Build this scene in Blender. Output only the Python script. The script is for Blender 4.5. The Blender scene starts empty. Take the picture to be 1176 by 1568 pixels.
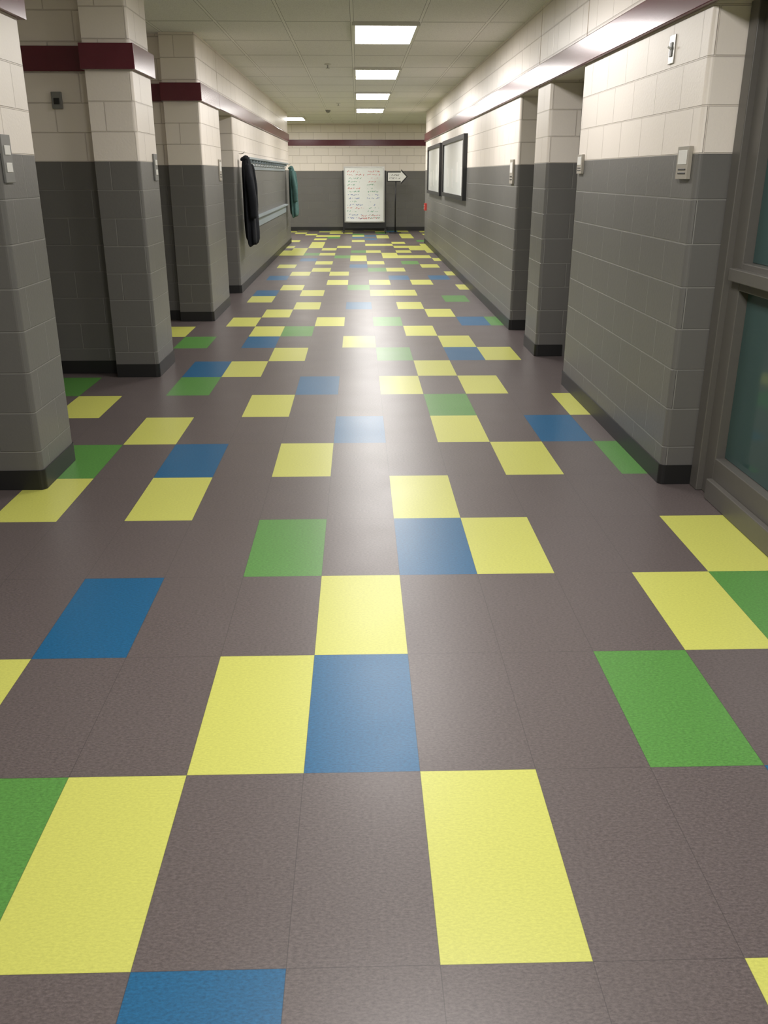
import bpy, math, random
from mathutils import Vector
random.seed(7)
sc = bpy.context.scene
sc.view_settings.view_transform = 'Standard'
sc.view_settings.look = 'None'
sc.view_settings.exposure = 0.0

# ------------------------------------------------------------------ dims
XR, XL = 1.51, -1.55
HC = 2.74
G = 1.552
BZ0, BZ1 = 2.14, 2.30
TW, TD, X0, Y0 = 0.305, 0.61, 0.148, 1.316
YF = 25.9
YE = 21.2

# ------------------------------------------------------------------ materials
def new_mat(name):
    m = bpy.data.materials.new(name); m.use_nodes = True
    nt = m.node_tree; b = nt.nodes['Principled BSDF']
    return m, nt, b
def N(nt, t, **kw):
    n = nt.nodes.new(t)
    for k, v in kw.items(): setattr(n, k, v)
    return n
def math_n(nt, op, a, b=None, c=None):
    n = N(nt, 'ShaderNodeMath', operation=op)
    for i, v in enumerate((a, b, c)):
        if v is None: continue
        if isinstance(v, (int, float)): n.inputs[i].default_value = v
        else: nt.links.new(v, n.inputs[i])
    return n.outputs[0]
def mixc(nt, fac, a, b, bt='MIX'):
    n = N(nt, 'ShaderNodeMix', data_type='RGBA', blend_type=bt)
    for i, v in ((0, fac), (6, a), (7, b)):
        if isinstance(v, (int, float)): n.inputs[i].default_value = v
        elif isinstance(v, tuple): n.inputs[i].default_value = (*v[:3], 1)
        else: nt.links.new(v, n.inputs[i])
    return n.outputs[2]
def simple(name, col, rough=0.5, metal=0.0, noise=0.06, nscale=40, bump=0.0, spec=0.5):
    m, nt, b = new_mat(name)
    tc = N(nt, 'ShaderNodeTexCoord')
    no = N(nt, 'ShaderNodeTexNoise'); no.inputs['Scale'].default_value = nscale
    nt.links.new(tc.outputs['Object'], no.inputs['Vector'])
    lo = tuple(c*(1-noise) for c in col); hi = tuple(min(1, c*(1+noise)) for c in col)
    c = mixc(nt, no.outputs['Fac'], lo, hi)
    nt.links.new(c, b.inputs['Base Color'])
    b.inputs['Roughness'].default_value = rough
    b.inputs['Metallic'].default_value = metal
    b.inputs['Specular IOR Level'].default_value = spec
    if bump:
        bp = N(nt, 'ShaderNodeBump'); bp.inputs['Strength'].default_value = bump
        bp.inputs['Distance'].default_value = 0.01
        nt.links.new(no.outputs['Fac'], bp.inputs['Height']); nt.links.new(bp.outputs[0], b.inputs['Normal'])
    return m
def emis(name, col, st):
    m, nt, b = new_mat(name)
    b.inputs['Base Color'].default_value = (.9, .9, .9, 1)
    b.inputs['Emission Color'].default_value = (*col, 1)
    b.inputs['Emission Strength'].default_value = st
    return m

def block_mat():
    m, nt, b = new_mat('painted_block')
    geo = N(nt, 'ShaderNodeNewGeometry')
    sp = N(nt, 'ShaderNodeSeparateXYZ'); nt.links.new(geo.outputs['Position'], sp.inputs[0])
    sn = N(nt, 'ShaderNodeSeparateXYZ'); nt.links.new(geo.outputs['True Normal'], sn.inputs[0])
    ax = math_n(nt, 'ABSOLUTE', sn.outputs[0]); ay = math_n(nt, 'ABSOLUTE', sn.outputs[1])
    sel = math_n(nt, 'GREATER_THAN', ax, ay)
    yoff = math_n(nt, 'ADD', sp.outputs[1], 20 - 0.065)
    xoff = math_n(nt, 'ADD', sp.outputs[0], 20.0)
    u = math_n(nt, 'ADD', math_n(nt, 'MULTIPLY', yoff, sel), math_n(nt, 'MULTIPLY', xoff, math_n(nt, 'SUBTRACT', 1.0, sel)))
    cb = N(nt, 'ShaderNodeCombineXYZ'); nt.links.new(u, cb.inputs[0]); nt.links.new(sp.outputs[2], cb.inputs[1])
    br = N(nt, 'ShaderNodeTexBrick'); nt.links.new(cb.outputs[0], br.inputs['Vector'])
    br.offset = 0.5
    br.inputs['Scale'].default_value = 1
    br.inputs['Brick Width'].default_value = 0.388
    br.inputs['Row Height'].default_value = 0.194
    br.inputs['Mortar Size'].default_value = 0.0042
    br.inputs['Mortar Smooth'].default_value = 0.35
    br.inputs['Color1'].default_value = (1, 1, 1, 1); br.inputs['Color2'].default_value = (.96, .96, .96, 1)
    br.inputs['Mortar'].default_value = (1, 1, 1, 1)
    up = math_n(nt, 'GREATER_THAN', sp.outputs[2], G)
    no = N(nt, 'ShaderNodeTexNoise'); no.inputs['Scale'].default_value = 70; no.inputs['Detail'].default_value = 4
    nt.links.new(geo.outputs['Position'], no.inputs['Vector'])
    blk = mixc(nt, up, (.148, .144, .136), (.88, .81, .735))
    mor = mixc(nt, up, (.235, .23, .215), (.70, .63, .56))  # grey: joints painted paler as light caught on groove edges; cream: darker joints
    c = mixc(nt, br.outputs['Fac'], blk, mor)
    c = mixc(nt, 1.0, c, br.outputs['Color'], 'MULTIPLY')
    nt.links.new(c, b.inputs['Base Color'])
    b.inputs['Roughness'].default_value = 0.38
    h = math_n(nt, 'ADD', math_n(nt, 'MULTIPLY', br.outputs['Fac'], -1.0), math_n(nt, 'MULTIPLY', no.outputs['Fac'], 0.08))
    bp = N(nt, 'ShaderNodeBump'); bp.inputs['Strength'].default_value = 1.0; bp.inputs['Distance'].default_value = 0.009
    nt.links.new(h, bp.inputs['Height']); nt.links.new(bp.outputs[0], b.inputs['Normal'])
    return m

def floor_mat(name, col, rough=0.37, a=.13):
    m, nt, b = new_mat(name)
    geo = N(nt, 'ShaderNodeNewGeometry')
    sp = N(nt, 'ShaderNodeSeparateXYZ'); nt.links.new(geo.outputs['Position'], sp.inputs[0])
    dx = math_n(nt, 'PINGPONG', math_n(nt, 'ADD', sp.outputs[0], TW*40 - X0), TW/2)
    dy = math_n(nt, 'PINGPONG', math_n(nt, 'ADD', sp.outputs[1], TD*40 - Y0), TD/2)
    ln = math_n(nt, 'LESS_THAN', math_n(nt, 'MINIMUM', dx, dy), 0.0010)
    n1 = N(nt, 'ShaderNodeTexNoise'); n1.inputs['Scale'].default_value = 190; n1.inputs['Detail'].default_value = 5; n1.inputs['Roughness'].default_value = .75
    mp = N(nt, 'ShaderNodeMapping'); mp.inputs['Scale'].default_value = (.5, 1.0, 1)
    nt.links.new(geo.outputs['Position'], mp.inputs[0]); nt.links.new(mp.outputs[0], n1.inputs['Vector'])
    mr = N(nt, 'ShaderNodeMapRange'); mr.inputs[1].default_value = .35; mr.inputs[2].default_value = .65
    mr.inputs[3].default_value = 0; mr.inputs[4].default_value = 1
    nt.links.new(n1.outputs['Fac'], mr.inputs[0])
    c = mixc(nt, mr.outputs[0], tuple(x*(1-a) for x in col), tuple(min(1, x*(1+a)) for x in col))
    c = mixc(nt, math_n(nt, 'MULTIPLY', ln, .45), c, (.02, .02, .02))
    nt.links.new(c, b.inputs['Base Color'])
    n2 = N(nt, 'ShaderNodeTexNoise'); n2.inputs['Scale'].default_value = 3
    nt.links.new(geo.outputs['Position'], n2.inputs['Vector'])
    r = math_n(nt, 'ADD', math_n(nt, 'MULTIPLY', n2.outputs['Fac'], .08), rough - .04)
    nt.links.new(r, b.inputs['Roughness'])
    bp = N(nt, 'ShaderNodeBump'); bp.inputs['Strength'].default_value = .05; bp.inputs['Distance'].default_value = .001
    nt.links.new(n1.outputs['Fac'], bp.inputs['Height']); nt.links.new(bp.outputs[0], b.inputs['Normal'])
    return m

def ceil_mat():
    m, nt, b = new_mat('acoustic_tile')
    geo = N(nt, 'ShaderNodeNewGeometry')
    sp = N(nt, 'ShaderNodeSeparateXYZ'); nt.links.new(geo.outputs['Position'], sp.inputs[0])
    dx = math_n(nt, 'PINGPONG', math_n(nt, 'ADD', sp.outputs[0], .61*20 + .04), .305)
    dy = math_n(nt, 'PINGPONG', math_n(nt, 'ADD', sp.outputs[1], 1.2*20 - 8.95), .6)
    d = math_n(nt, 'MINIMUM', dx, dy)
    bar = math_n(nt, 'LESS_THAN', d, .012)
    e1 = math_n(nt, 'LESS_THAN', dx, .0155); e2 = math_n(nt, 'LESS_THAN', dy, .024)
    edge = math_n(nt, 'MULTIPLY', math_n(nt, 'MAXIMUM', e1, e2), math_n(nt, 'SUBTRACT', 1.0, bar))
    no = N(nt, 'ShaderNodeTexNoise'); no.inputs['Scale'].default_value = 160; no.inputs['Detail'].default_value = 3
    nt.links.new(geo.outputs['Position'], no.inputs['Vector'])
    mr = N(nt, 'ShaderNodeMapRange'); mr.inputs[1].default_value = .3; mr.inputs[2].default_value = .5
    nt.links.new(no.outputs['Fac'], mr.inputs[0])
    c = mixc(nt, mr.outputs[0], (.64, .63, .61), (.86, .85, .83))
    c = mixc(nt, bar, c, (.88, .87, .85))
    c = mixc(nt, edge, c, (.25, .24, .23))
    nt.links.new(c, b.inputs['Base Color']); b.inputs['Roughness'].default_value = .85
    bp = N(nt, 'ShaderNodeBump'); bp.inputs['Strength'].default_value = .4; bp.inputs['Distance'].default_value = .003
    nt.links.new(math_n(nt, 'SUBTRACT', mr.outputs[0], math_n(nt, 'MULTIPLY', edge, 1.0)), bp.inputs['Height'])
    nt.links.new(bp.outputs[0], b.inputs['Normal'])
    return m

M = dict(
    block=block_mat(), ceil=ceil_mat(),
    f_grey=floor_mat('linoleum_brown_grey', (.115, .094, .092), a=.32),
    f_yel=floor_mat('linoleum_yellow', (.555, .565, .125), a=.10),
    f_grn=floor_mat('linoleum_green', (.088, .255, .052), a=.26),
    f_blu=floor_mat('linoleum_blue', (.008, .105, .235), a=.28),
    band=simple('maroon_rail', (.125, .022, .035), .22, noise=.15, nscale=12),
    base=simple('black_rubber', (.014, .014, .014), .45),
    metal=simple('grey_frame_paint', (.115, .108, .097), .4),
    glass=simple('teal_glass', (.045, .085, .082), .08, noise=.1, nscale=3),
    door=simple('dark_door', (.03, .027, .024), .4),
    steel=simple('steel', (.5, .5, .48), .3, metal=1),
    white=simple('white_plastic', (.75, .74, .70), .4),
    beige=simple('beige_plastic', (.36, .33, .28), .45),
    greyp=simple('grey_plastic', (.20, .20, .19), .4),
    black=simple('black_paint', (.012, .012, .013), .4),
    board=simple('whiteboard_enamel', (.80, .82, .80), .2, noise=.02, nscale=4),
    paper=simple('paper', (.8, .8, .78), .25, noise=.05, nscale=5),
    red=simple('red_ink', (.6, .05, .04), .5), grn=simple('green_ink', (.05, .35, .18), .5), blu=simple('blue_ink', (.06, .12, .45), .5),
    rack=simple('pale_blue_laminate', (.29, .34, .37), .4),
    jacket=simple('black_cloth', (.010, .011, .015), .9, noise=.3, bump=.3, spec=.25),
    teal=simple('teal_cloth', (.055, .125, .12), .85, noise=.3, bump=.3),
    lamp=emis('lamp_diffuser', (1, .965, .935), 38.0),
    lamp_dim=emis('lamp_diffuser_dimmed', (1, .965, .935), 24.0),
)

# ------------------------------------------------------------------ mesh builder
class MB:
    def __init__(s, name): s.name = name; s.v = []; s.f = []; s.mi = []; s.mats = []; s.sm = []
    def mat(s, k):
        if k not in s.mats: s.mats.append(k)
        return s.mats.index(k)
    def face(s, pts, k, smooth=False):
        b = len(s.v); s.v += [tuple(p) for p in pts]; s.f.append(list(range(b, b+len(pts)))); s.mi.append(s.mat(k)); s.sm.append(smooth)
    def prism(s, poly, z0, z1, k):
        b = len(s.v); n = len(poly)
        s.v += [(x, y, z0) for x, y in poly] + [(x, y, z1) for x, y in poly]
        mi = s.mat(k)
        for i in range(n):
            j = (i+1) % n
            s.f.append([b+i, b+j, b+n+j, b+n+i]); s.mi.append(mi); s.sm.append(False)
        s.f.append([b+n+i for i in range(n)]); s.mi.append(mi); s.sm.append(False)
        s.f.append([b+i for i in reversed(range(n))]); s.mi.append(mi); s.sm.append(False)
    def box(s, x0, x1, y0, y1, z0, z1, k):
        s.prism([(x0, y0), (x1, y0), (x1, y1), (x0, y1)], z0, z1, k)
    def ext(s, poly, axis, a0, a1, k):
        def P(p, a): return (a, p[0], p[1]) if axis == 'x' else (p[0], a, p[1])
        b = len(s.v); n = len(poly); mi = s.mat(k)
        s.v += [P(p, a0) for p in poly] + [P(p, a1) for p in poly]
        for i in range(n):
            j = (i+1) % n
            s.f.append([b+i, b+j, b+n+j, b+n+i]); s.mi.append(mi); s.sm.append(False)
        s.f.append([b+n+i for i in range(n)]); s.mi.append(mi); s.sm.append(False)
        s.f.append([b+i for i in reversed(range(n))]); s.mi.append(mi); s.sm.append(False)
    def tube(s, path, r, k, seg=12, cap=True):
        rr = r if isinstance(r, (list, tuple)) else [r]*len(path)
        P = [Vector(p) for p in path]; b = len(s.v); mi = s.mat(k)
        for i, p in enumerate(P):
            d = (P[min(i+1, len(P)-1)] - P[max(i-1, 0)]).normalized()
            up = Vector((0, 0, 1)) if abs(d.z) < .9 else Vector((1, 0, 0))
            a = d.cross(up).normalized(); c = d.cross(a).normalized()
            for j in range(seg):
                t = 2*math.pi*j/seg
                s.v.append(tuple(p + (a*math.cos(t) + c*math.sin(t))*rr[i]))
        for i in range(len(P)-1):
            for j in range(seg):
                q = (j+1) % seg
                s.f.append([b+i*seg+j, b+i*seg+q, b+(i+1)*seg+q, b+(i+1)*seg+j]); s.mi.append(mi); s.sm.append(True)
        if cap:
            s.f.append([b+j for j in range(seg)]); s.mi.append(mi); s.sm.append(False)
            e = b+(len(P)-1)*seg
            s.f.append([e+j for j in range(seg)]); s.mi.append(mi); s.sm.append(False)
    def loft(s, rings, k):
        b = len(s.v); n = len(rings[0]); mi = s.mat(k)
        for r in rings: s.v += [tuple(p) for p in r]
        for i in range(len(rings)-1):
            for j in range(n):
                q = (j+1) % n
                s.f.append([b+i*n+j, b+i*n+q, b+(i+1)*n+q, b+(i+1)*n+j]); s.mi.append(mi); s.sm.append(True)
        for e in (b, b+(len(rings)-1)*n):
            s.f.append([e+j for j in range(n)]); s.mi.append(mi); s.sm.append(True)
    def build(s, bevel=0, sub=0):
        me = bpy.data.meshes.new(s.name); me.from_pydata(s.v, [], s.f)
        for k in s.mats: me.materials.append(M[k])
        for i, p in enumerate(me.polygons): p.material_index = s.mi[i]; p.use_smooth = s.sm[i]
        import bmesh
        bm = bmesh.new(); bm.from_mesh(me); bmesh.ops.recalc_face_normals(bm, faces=bm.faces); bm.to_mesh(me); bm.free()
        o = bpy.data.objects.new(s.name, me); sc.collection.objects.link(o)
        if bevel:
            m = o.modifiers.new('b', 'BEVEL'); m.width = bevel; m.segments = 2; m.limit_method = 'ANGLE'
        if sub:
            m = o.modifiers.new('s', 'SUBSURF'); m.levels = sub; m.render_levels = sub
        return o

def rrect(x0, x1, y0, y1, r=.025, c=(1, 1, 1, 1), seg=5):
    pts = []
    for (cx, cy, sx, sy, a0, f) in ((x0, y0, 1, 1, 180, c[0]), (x1, y0, -1, 1, 270, c[1]), (x1, y1, -1, -1, 0, c[2]), (x0, y1, 1, -1, 90, c[3])):
        if not f: pts.append((cx, cy)); continue
        for i in range(seg+1):
            a = math.radians(a0 + 90*i/seg)
            pts.append((cx+sx*r+r*math.cos(a), cy+sy*r+r*math.sin(a)))
    return pts

# ------------------------------------------------------------------ floor
tiles = {
 -1: {-2:'b', 2:'y'}, 0: {0:'y', -3:'y', -4:'g', 3:'b'}, 1: {-2:'y', -1:'b', 2:'g', -5:'y'},
 2: {-1:'y', -4:'b', 3:'y', 4:'g'}, 3: {-2:'g', 0:'b', 1:'y', 4:'y'}, 4: {0:'y', -4:'y', -6:'y'},
 5: {-2:'y', -4:'b', -6:'g', 2:'y', 4:'g'}, 6: {-1:'b', 1:'y', -5:'y', 3:'b'},
 7: {-3:'y', 1:'g', -7:'y', 4:'y'}, 8: {0:'y', -2:'b', 2:'y', -5:'g', -8:'g'},
 9: {1:'y', -4:'y', -5:'b'}, 10: {0:'g', -3:'y', 2:'b', 3:'y'}, 11: {-1:'y', -4:'b', -6:'g', 2:'y'},
 12: {-3:'g', -4:'y', 1:'y', -7:'y'}, 13: {-2:'y', 0:'g', -5:'y', 3:'b', 4:'g'}, 14: {-4:'y', 2:'y'},
 15: {-3:'y', -1:'b', 1:'y'}, 16: {-5:'y', 3:'g'}, 17: {0:'y', -3:'y', -5:'b', 1:'y'},
 18: {-4:'y', -1:'g', 4:'y'}, 19: {0:'y', 2:'y', -2:'y'}, 20: {-5:'b', 1:'b', 3:'b'}, 21: {-2:'y', -4:'y', 4:'y'},
 22: {1:'y', 0:'g', -3:'y'}, 23: {-1:'b', 3:'y', -5:'y'}, 24: {-3:'y', 0:'y', 2:'g'}, 25: {-1:'y', -4:'b', 4:'y'},
}
fl = MB('floor')
r0, r1 = -9, 41
c0, c1 = -22, 22
for r in range(r0, r1):
    for c in range(c0, c1):
        if r < -1 or r > 25 or abs(c) > 8:
            q = random.random()
            k = 'y' if q < .24 else ('g' if q < .29 else ('b' if q < .34 else None))
            if r > 25 and abs(c) <= 8 and (r+c) % 2 == 0 and random.random() < .25: k = 'y'
        else: k = tiles.get(r, {}).get(c)
        x = X0+c*TW; y = Y0+r*TD
        if y > YF+.2 or y < -4.3: continue
        fl.face([(x, y, 0), (x+TW, y, 0), (x+TW, y+TD, 0), (x, y+TD, 0)], {'y':'f_yel', 'g':'f_grn', 'b':'f_blu', None:'f_grey'}[k])
fl.build()

# ------------------------------------------------------------------ ceiling
cl = MB('ceiling'); cl.box(-6.6, 6.8, -4.2, YF+.1, HC, HC+.05, 'ceil'); cl.build()

def light(x, y, w=.61, l=1.22, k='lamp'):
    o = MB('ceiling_light')
    f = .03
    z0, z1 = HC-.03, HC-.001
    o.box(x, x+w, y, y+f, z0, z1, 'white'); o.box(x, x+w, y+l-f, y+l, z0, z1, 'white')
    o.box(x, x+f, y+f, y+l-f, z0, z1, 'white'); o.box(x+w-f, x+w, y+f, y+l-f, z0, z1, 'white')
    z = z0+.003
    o.face([(x+f, y+f, z), (x+f, y+l-f, z), (x+w-f, y+l-f, z), (x+w-f, y+f, z)], k)
    o.build()
for i in range(-3, 4): light(-.04, 8.95+3.6*i, k='lamp_dim' if i == -1 else 'lamp')
light(-1.87, 22.7, .61, 1.22); light(-4.9, 22.7, .61, 1.22); light(3.0, 22.7, .61, 1.22)

# ------------------------------------------------------------------ right wall
w = MB('wall_right')
XB = 2.05
w.prism(rrect(XR, XB, 4.2, 6.5, c=(1, 0, 0, 1)), 0, HC, 'block')
w.prism(rrect(XR, XB, 7.57, 8.12, c=(1, 0, 0, 1)), 0, HC, 'block')
w.prism(rrect(XR, XB, 8.95, YE, c=(1, 0, 0, 1)), 0, HC, 'block')
w.box(XR, XB, 6.5, 7.57, BZ0+.01, HC, 'block'); w.box(XR, XB, 8.12, 8.95, BZ0+.01, HC, 'block')
w.box(XR, XB, .9, 4.2, BZ0+.01, HC, 'block'); w.box(XR, XB, -4, .9, 0, HC, 'block')
w.box(XB, 6.8, YE-.2, YE, 0, HC, 'block')
w.box(6.6, 6.8, YE, YF, 0, HC, 'block')
w.build()
t = MB('trim_1'); t.box(XR-.03, XR-.001, -4, YE, BZ0, BZ1, 'band'); t.build(bevel=.006)
b = MB('baseboard_right')
b.prism(rrect(XR-.007, 1.72, 4.193, 6.507, r=.028, c=(1, 0, 0, 1)), .001, .10, 'base')
b.prism(rrect(XR-.007, 1.74, 7.563, 8.127, r=.028, c=(1, 0, 0, 1)), .001, .10, 'base')
b.prism(rrect(XR-.007, 1.74, 8.943, YE+.007, r=.028, c=(1, 0, 0, 1)), .001, .10, 'base')
b.build()
def door(name, x, y0, y1, s):
    d = MB(name); f = .05
    y0 += .006; y1 -= .006
    xa, xb = sorted((x, x+s*.10))
    d.box(xa, xb, y0, y0+f, 0.001, BZ0, 'metal'); d.box(xa, xb, y1-f, y1, 0.001, BZ0, 'metal'); d.box(xa, xb, y0+f, y1-f, BZ0-f, BZ0, 'metal')
    xc, xd = sorted((x+s*.03, x+s*.075)); d.box(xc, xd, y0+f+.003, y1-f-.003, .01, BZ0-f-.003, 'door')
    xf = x+s*.03
    d.tube([(xf, y0+f+.08, 1.0), (xf-s*.05, y0+f+.08, 1.0), (xf-s*.055, y0+f+.19, 1.0)], .009, 'steel')
    d.tube([(xf, y0+f+.08, 1.0), (xf-s*.008, y0+f+.08, 1.0)], .03, 'steel', 16)
    xg, xh = sorted((xf, xf-s*.003)); d.box(xg, xh, y1-f-.28, y1-f-.12, 1.1, 1.7, 'glass')
    d.build()
door('door_1', 1.76, 6.5, 7.57, 1); door('door_2', 1.76, 8.12, 8.95, 1)

# glazed entrance (right foreground)
g = MB('door_3')
xa, xb = 1.69, 1.79
def bar(y0, y1, z0, z1, xa=xa, xb=xb): g.box(xa, xb, y0, y1, z0, z1, 'metal')
g.box(1.66, 1.80, 4.10, 4.19, .001, BZ0+.005, 'metal')
bar(3.99, 4.10, .001, BZ0+.005); bar(2.95, 3.06, .001, BZ0+.005); bar(1.9, 2.0, .001, BZ0+.005); bar(.905, 1.0, .001, BZ0+.005)
for y0, y1 in ((3.06, 3.99), (2.0, 2.95), (1.0, 1.9)):
    bar(y0, y1, .001, .20); bar(y0, y1, BZ0-.09, BZ0+.005); bar(y0, y1, .98, 1.10)
    g.box(1.655, 1.69, y0-.05, y1+.05, 1.02, 1.075, 'metal')
    g.box(1.735, 1.745, y0, y1, .20, .98, 'glass'); g.box(1.735, 1.745, y0, y1, 1.10, BZ0-.09, 'glass')
    g.box(1.66, 1.69, y0, y1, .001, .10, 'metal')
g.build(bevel=.004)

# ------------------------------------------------------------------ left side
def pillar(x0, x1, y0, y1, ring=True):
    p = MB('pillar')
    p.prism(rrect(x0, x1, y0, y1, c=(0, 1, 1, 0)), 0.0, HC-.001, 'block')
    e = .007
    p.prism(rrect(x0, x1+e, y0-e, y1+e, r=.03, c=(0, 1, 1, 0)), .001, .10, 'base')
    if ring: p.prism(rrect(x0-.02, x1+.03, y0-.03, y1+.03, r=.004, c=(0, 1, 1, 0)), BZ0, BZ1, 'band')
    else: p.prism(rrect(x0-.02, x1+.03, y0-.03, y1-.1, r=.004, c=(0, 1, 1, 0)), BZ0, BZ1, 'band')
    p.build()
pillar(-1.98, XL-.02, 4.2, 4.70)
pillar(-1.87, XL, 6.82, 7.43)
pillar(-1.90, XL, 9.6, 10.9, ring=False)
w = MB('wall_left')
w.box(-3.0, -1.871, 6.97, 7.43, 0, HC, 'block')
w.box(-3.0, -1.901, 9.72, 10.9, 0, HC, 'block')
w.box(-3.2, -3.0, -4, 12.0, 0, HC, 'block')
w.prism(rrect(-2.1, XL, 12.0, YE+.2, c=(0, 1, 1, 0)), 0, HC, 'block')
w.box(-2.1, XL, 10.901, 12.0, BZ0+.01, HC, 'block')
w.box(-6.4, -2.1, YE, YE+.2, 0, HC, 'block')
w.box(-6.6, -6.4, YE+.2, YF, 0, HC, 'block')
w.box(-3.0, -1.981, 4.3, 4.70, 0, HC, 'block')
w.build()
t = MB('trim_2')
t.box(XL+.001, XL+.03, 10.8, YE+.2, BZ0, BZ1, 'band')
t.box(-3.0, -1.90, 6.94, 6.969, BZ0, BZ1, 'band'); t.box(-3.0, -1.93, 9.69, 9.719, BZ0, BZ1, 'band')
t.build(bevel=.006)
b = MB('baseboard_left')
b.prism(rrect(-2.0, XL+.007, 11.993, YE+.207, r=.03, c=(0, 1, 1, 0)), .001, .10, 'base')
b.box(-3.0, -1.871, 6.962, 6.97, .001, .10, 'base'); b.box(-3.0, -1.901, 9.712, 9.72, .001, .10, 'base')
b.box(-3.0, -2.993, -4, 4.28, .001, .10, 'base')
b.build()
door('recessed_classroom_door', -1.82, 10.9, 12.0, -1)

# ------------------------------------------------------------------ back / front walls
w = MB('wall_back'); w.box(-6.6, 6.8, YF, YF+.2, 0, HC, 'block'); w.build()
t = MB('trim_3'); t.box(-6.4, 6.6, YF-.03, YF-.001, 2.19, 2.34, 'band'); t.build(bevel=.006)
b = MB('baseboard_back'); b.box(-6.4, 6.6, YF-.008, YF-.001, .001, .10, 'base'); b.build()
w = MB('wall_front'); w.box(-3.2, XB, -4.2, -4.0, 0, HC, 'block'); w.build()

# ------------------------------------------------------------------ notice boards
def notice(y0, y1, z0, z1):
    o = MB('framed_notice_board'); x = XR-.001; f = .06
    for a, b_, c, d in ((y0, y1, z0, z0+f), (y0, y1, z1-f, z1), (y0, y0+f*2, z0+f, z1-f), (y1-f*2, y1, z0+f, z1-f)):
        o.box(x-.055, x, a, b_, c, d, 'black')
    o.box(x-.03, x, y0+f*2, y1-f*2, z0+f, z1-f, 'board')
    for i in range(4):
        yy = y0+.3+i*(y1-y0-.6)/4; zz = z0+.12+random.random()*.2
        o.box(x-.032, x-.03, yy, yy+.22, zz, zz+.28, 'paper')
    o.build()
notice(13.1, 16.4, 1.12, 1.99); notice(16.9, 19.9, 1.10, 1.99)

# ------------------------------------------------------------------ wall plates
def plate(name, x, s, y, z, w_, h, k, th=.02, kind='buttons'):
    o = MB(name); xa, xb = sorted((x, x+s*th))
    o.box(xa, xb, y, y+w_, z, z+h, k)
    xf = x+s*th; 
    if kind == 'buttons':
        for q in (.22, .58):
            a, b_ = sorted((xf, xf+s*.004)); o.box(a, b_, y+w_*.2, y+w_*.8, z+h*q, z+h*(q+.2), 'white' if k != 'white' else 'greyp')
    elif kind == 'sign':
        a, b_ = sorted((xf, xf+s*.002)); o.box(a, b_, y+w_*.12, y+w_*.88, z+h*.45, z+h*.88, 'white')
        for q in (.15, .27): o.box(a, b_, y+w_*.15, y+w_*.8, z+h*q, z+h*(q+.05), 'black')
    elif kind == 'switch':
        a, b_ = sorted((xf, xf+s*.004)); o.box(a, b_, y+w_*.3, y+w_*.7, z+h*.25, z+h*.75, 'greyp')
        o.tube([(xf, y+w_/2, z+h/2), (xf+s*.018, y+w_/2, z+h*.6)], .005, 'white')
    o.build(bevel=.003)
L = XL+.001; R = XR-.001
plate('door_intercom', L-.02, 1, 4.235, 1.43, .11, .20, 'greyp', .012)
plate('door_intercom', L, 1, 7.24, 1.42, .11, .19, 'greyp', .012)
plate('room_sign', L, 1, 10.6, 1.40, .16, .22, 'beige', .012, 'sign')
plate('room_sign', R, -1, 4.26, 1.445, .15, .14, 'beige', .018, 'sign')
plate('light_switch', R, -1, 4.66, 1.96, .075, .125, 'steel', .006, 'switch')
plate('room_sign', R, -1, 6.30, 1.47, .13, .12, 'beige', .018, 'sign')
plate('room_sign', R, -1, 9.1, 1.38, .18, .22, 'beige', .018, 'sign')
plate('fire_alarm_pull_station', R, -1, 20.6, .72, .12, .15, 'red', .05, 'buttons')
o = MB('thermostat'); o.box(-2.16, -2.09, 6.945, 6.969, 1.90, 2.01, 'greyp'); o.box(-2.145, -2.105, 6.94, 6.945, 1.93, 1.97, 'black'); o.build(bevel=.003)

# ceiling devices
def disc(name, x, y, r, h, k, stem=False):
    o = MB(name)
    o.tube([(x, y, HC-.001), (x, y, HC-.008), (x, y, HC-h*.6), (x, y, HC-h)], [r, r, r*.85, r*.5], k, 20)
    if stem:
        o.tube([(x, y, HC-h), (x, y, HC-h-.03)], .008, 'steel'); o.tube([(x, y, HC-h-.03), (x, y, HC-h-.035)], .025, 'steel', 14)
    o.build()
disc('sprinkler_head', -.36, 12.2, .04, .015, 'white', True)
disc('sprinkler_head', -.36, 18.6, .04, .015, 'white', True)
disc('smoke_detector', -.62, 20.6, .055, .05, 'greyp')
disc('smoke_detector', -1.9, 8.0, .07, .05, 'white')

# ------------------------------------------------------------------ coat rack + coats
o = MB('coat_rack'); x = XL+.001; RE = 19.9
o.box(x, x+.02, 12.85, RE, 1.53, 1.66, 'rack'); o.box(x, x+.10, 12.85, RE, 1.66, 1.685, 'rack')
o.box(x, x+.02, 12.85, RE, .72, .86, 'rack'); o.box(x, x+.07, 12.85, RE, .86, .885, 'rack')
y = 13.0
while y < RE-.2:
    o.tube([(x+.02, y, 1.58), (x+.06, y, 1.57), (x+.085, y, 1.60)], .006, 'steel', 8)
    o.box(x+.02, x+.09, y+.15, y+.165, 1.62, 1.659, 'rack')
    y += .4
o.build()

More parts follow.
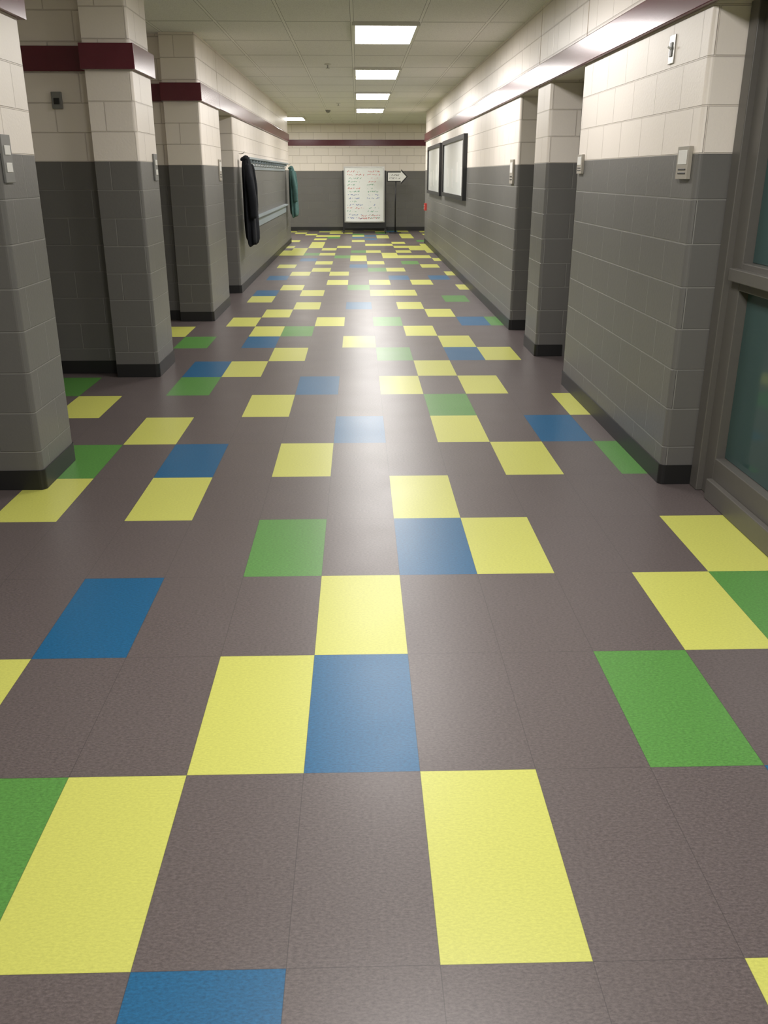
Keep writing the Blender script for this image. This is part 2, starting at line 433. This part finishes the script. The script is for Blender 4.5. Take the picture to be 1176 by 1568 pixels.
def coat(name, k, y, z_top, z_bot, wid, x_wall):
    """garment hung from one hook: gathered at the collar, hanging in folds, two sleeves"""
    o = MB(name); n = 36; H = z_top-z_bot
    prof = [(0, .06, .03), (.04, .10, .045), (.10, .20, .06), (.18, .30, .068), (.3, .36, .07), (.45, .38, .075), (.6, .42, .08), (.75, .46, .085), (.88, .50, .085), (1, .50, .08)]
    rings = []
    for (t, a, d) in prof:
        z = z_top - H*t; a = a*wid
        ring = []
        for j in range(n):
            th = 2*math.pi*j/n
            fold = 1+.16*math.sin(6*th+1.5*t)*min(1, t*2.5)+.07*math.sin(11*th-3*t)
            hem = (.07*math.sin(th) + .02*math.sin(4*th))*t*t
            ring.append((x_wall+.095+.05*t+d*math.cos(th)*fold, y+a*math.sin(th)*fold+.03*math.sin(3*t), z+hem))
        rings.append(ring)
    o.loft(rings, k)
    for s, ln in ((-1, .62), (1, .70)):
        path = []; rad = []
        for i in range(10):
            t = i/9
            path.append((x_wall+.13+.05*t+.02*math.sin(t*4+s), y+s*wid*(.14+.30*math.sin(min(1, t*1.6)*1.4)), z_top-.10-t*(H*ln)))
            rad.append(.036+.018*math.sin(t*2.6)+.005*math.sin(i*2.3))
        o.tube(path, rad, k, 12)
    o.tube([(x_wall+.03, y-.05, z_top-.07), (x_wall+.08, y-.08, z_top-.02), (x_wall+.14, y, z_top-.06), (x_wall+.08, y+.08, z_top-.02), (x_wall+.03, y+.05, z_top-.07)], .024, k, 10)
    o.tube([(x_wall+.001, y, z_top+.02), (x_wall+.06, y, z_top+.01), (x_wall+.085, y, z_top+.045)], .007, 'steel', 8)
    o.build(sub=1)
coat('hanging_jacket', 'jacket', 12.42, 1.70, .60, .50, XL)
coat('hanging_coat', 'teal', 20.35, 1.64, .62, .5, XL+.03)

# ------------------------------------------------------------------ mobile whiteboard
o = MB('mobile_whiteboard'); yb = 24.9; x0, x1, z0, z1 = -.37, .70, .27, 1.66
o.box(x0+.03, x1-.03, yb, yb+.02, z0+.03, z1-.03, 'board')
for a, b_, c, d in ((x0, x1, z0, z0+.03), (x0, x1, z1-.03, z1), (x0, x0+.03, z0+.03, z1-.03), (x1-.03, x1, z0+.03, z1-.03)):
    o.box(a, b_, yb-.008, yb+.028, c, d, 'steel')
o.box(x0+.1, x1-.1, yb-.07, yb-.008, z0, z0+.015, 'steel')
for xx in (x0-.02, x1+.02):
    o.box(xx-.02, xx+.02, yb-.01, yb+.03, .07, z1-.1, 'black')
    o.box(xx-.025, xx+.025, yb-.32, yb+.34, .06, .10, 'black')
    for dy in (-.29, .31):
        o.tube([(xx-.015, yb+dy, .03), (xx+.015, yb+dy, .03)], .029, 'black', 16)
        o.box(xx-.02, xx+.02, yb+dy-.01, yb+dy+.01, .03, .065, 'steel')
o.box(x0, x1, yb, yb+.02, .12, .26, 'black')
yy = yb-.0015
def scribble(xs, z, wd, h, k, th=.005):
    xx = xs; p = (xs, z)
    while xx < xs+wd:
        if random.random() < .15: xx += h*.9; p = (xx, z); continue
        nx = xx+h*random.uniform(.25, .55); nz = z+random.uniform(-.5, .5)*h
        o.face([(p[0]-th, yy, p[1]), (p[0]+th, yy, p[1]-th), (nx+th, yy, nz), (nx-th, yy, nz+th)], k)
        p = (nx, nz); xx = nx
for i in range(15):
    z = z1-.12-i*.083
    scribble(x0+.07+random.random()*.05, z, .2+random.random()*.25, .04, random.choice(['grn', 'grn', 'blu', 'red']))
    scribble(x0+.60+random.random()*.04, z, .15+random.random()*.2, .04, 'red' if i < 4 else random.choice(['grn', 'grn', 'blu']))
scribble(x0+.38, z0+.10, .55, .045, 'red'); scribble(x0+.45, z0+.17, .5, .045, 'red')
o.build()

# arrow sign on stand
o = MB('arrow_sign'); ys = 24.7
def arrow(x0, x1, zc, h, hh, hl): return [(x0, zc-h), (x1-hl, zc-h), (x1-hl, zc-hh), (x1, zc), (x1-hl, zc+hh), (x1-hl, zc+h), (x0, zc+h)]
zc = 1.41
o.ext(arrow(.76, 1.30, zc, .125, .185, .17), 'y', ys, ys+.012, 'black')
o.ext(arrow(.785, 1.265, zc, .10, .145, .145), 'y', ys-.003, ys, 'paper')
yy = ys-.0045
scribble(.82, zc+.04, .25, .04, 'black'); scribble(.82, zc-.04, .28, .04, 'black')
o.tube([(.98, ys+.03, .03), (.98, ys+.03, .8), (1.0, ys+.03, 1.5)], .016, 'black')
o.tube([(.98, ys+.03, .001), (.98, ys+.03, .02), (.98, ys+.03, .03)], [.16, .155, .03], 'black', 28)
o.tube([(1.0, ys+.028, 1.45), (1.0, ys+.012, 1.45)], .02, 'black')
o.build()

# ------------------------------------------------------------------ world + camera
wd = bpy.data.worlds.new('World'); sc.world = wd; wd.use_nodes = True
wd.node_tree.nodes['Background'].inputs[0].default_value = (.02, .02, .02, 1)
cam = bpy.data.cameras.new('Camera'); co = bpy.data.objects.new('Camera', cam); sc.collection.objects.link(co)
cam.sensor_fit = 'HORIZONTAL'; cam.sensor_width = 27.0; cam.lens = 27*1355/1176
cam.clip_start = .05; cam.clip_end = 100
co.location = (0, 0, 1.465); co.rotation_euler = (math.radians(69.12), 0, math.radians(-1.58))
sc.camera = co
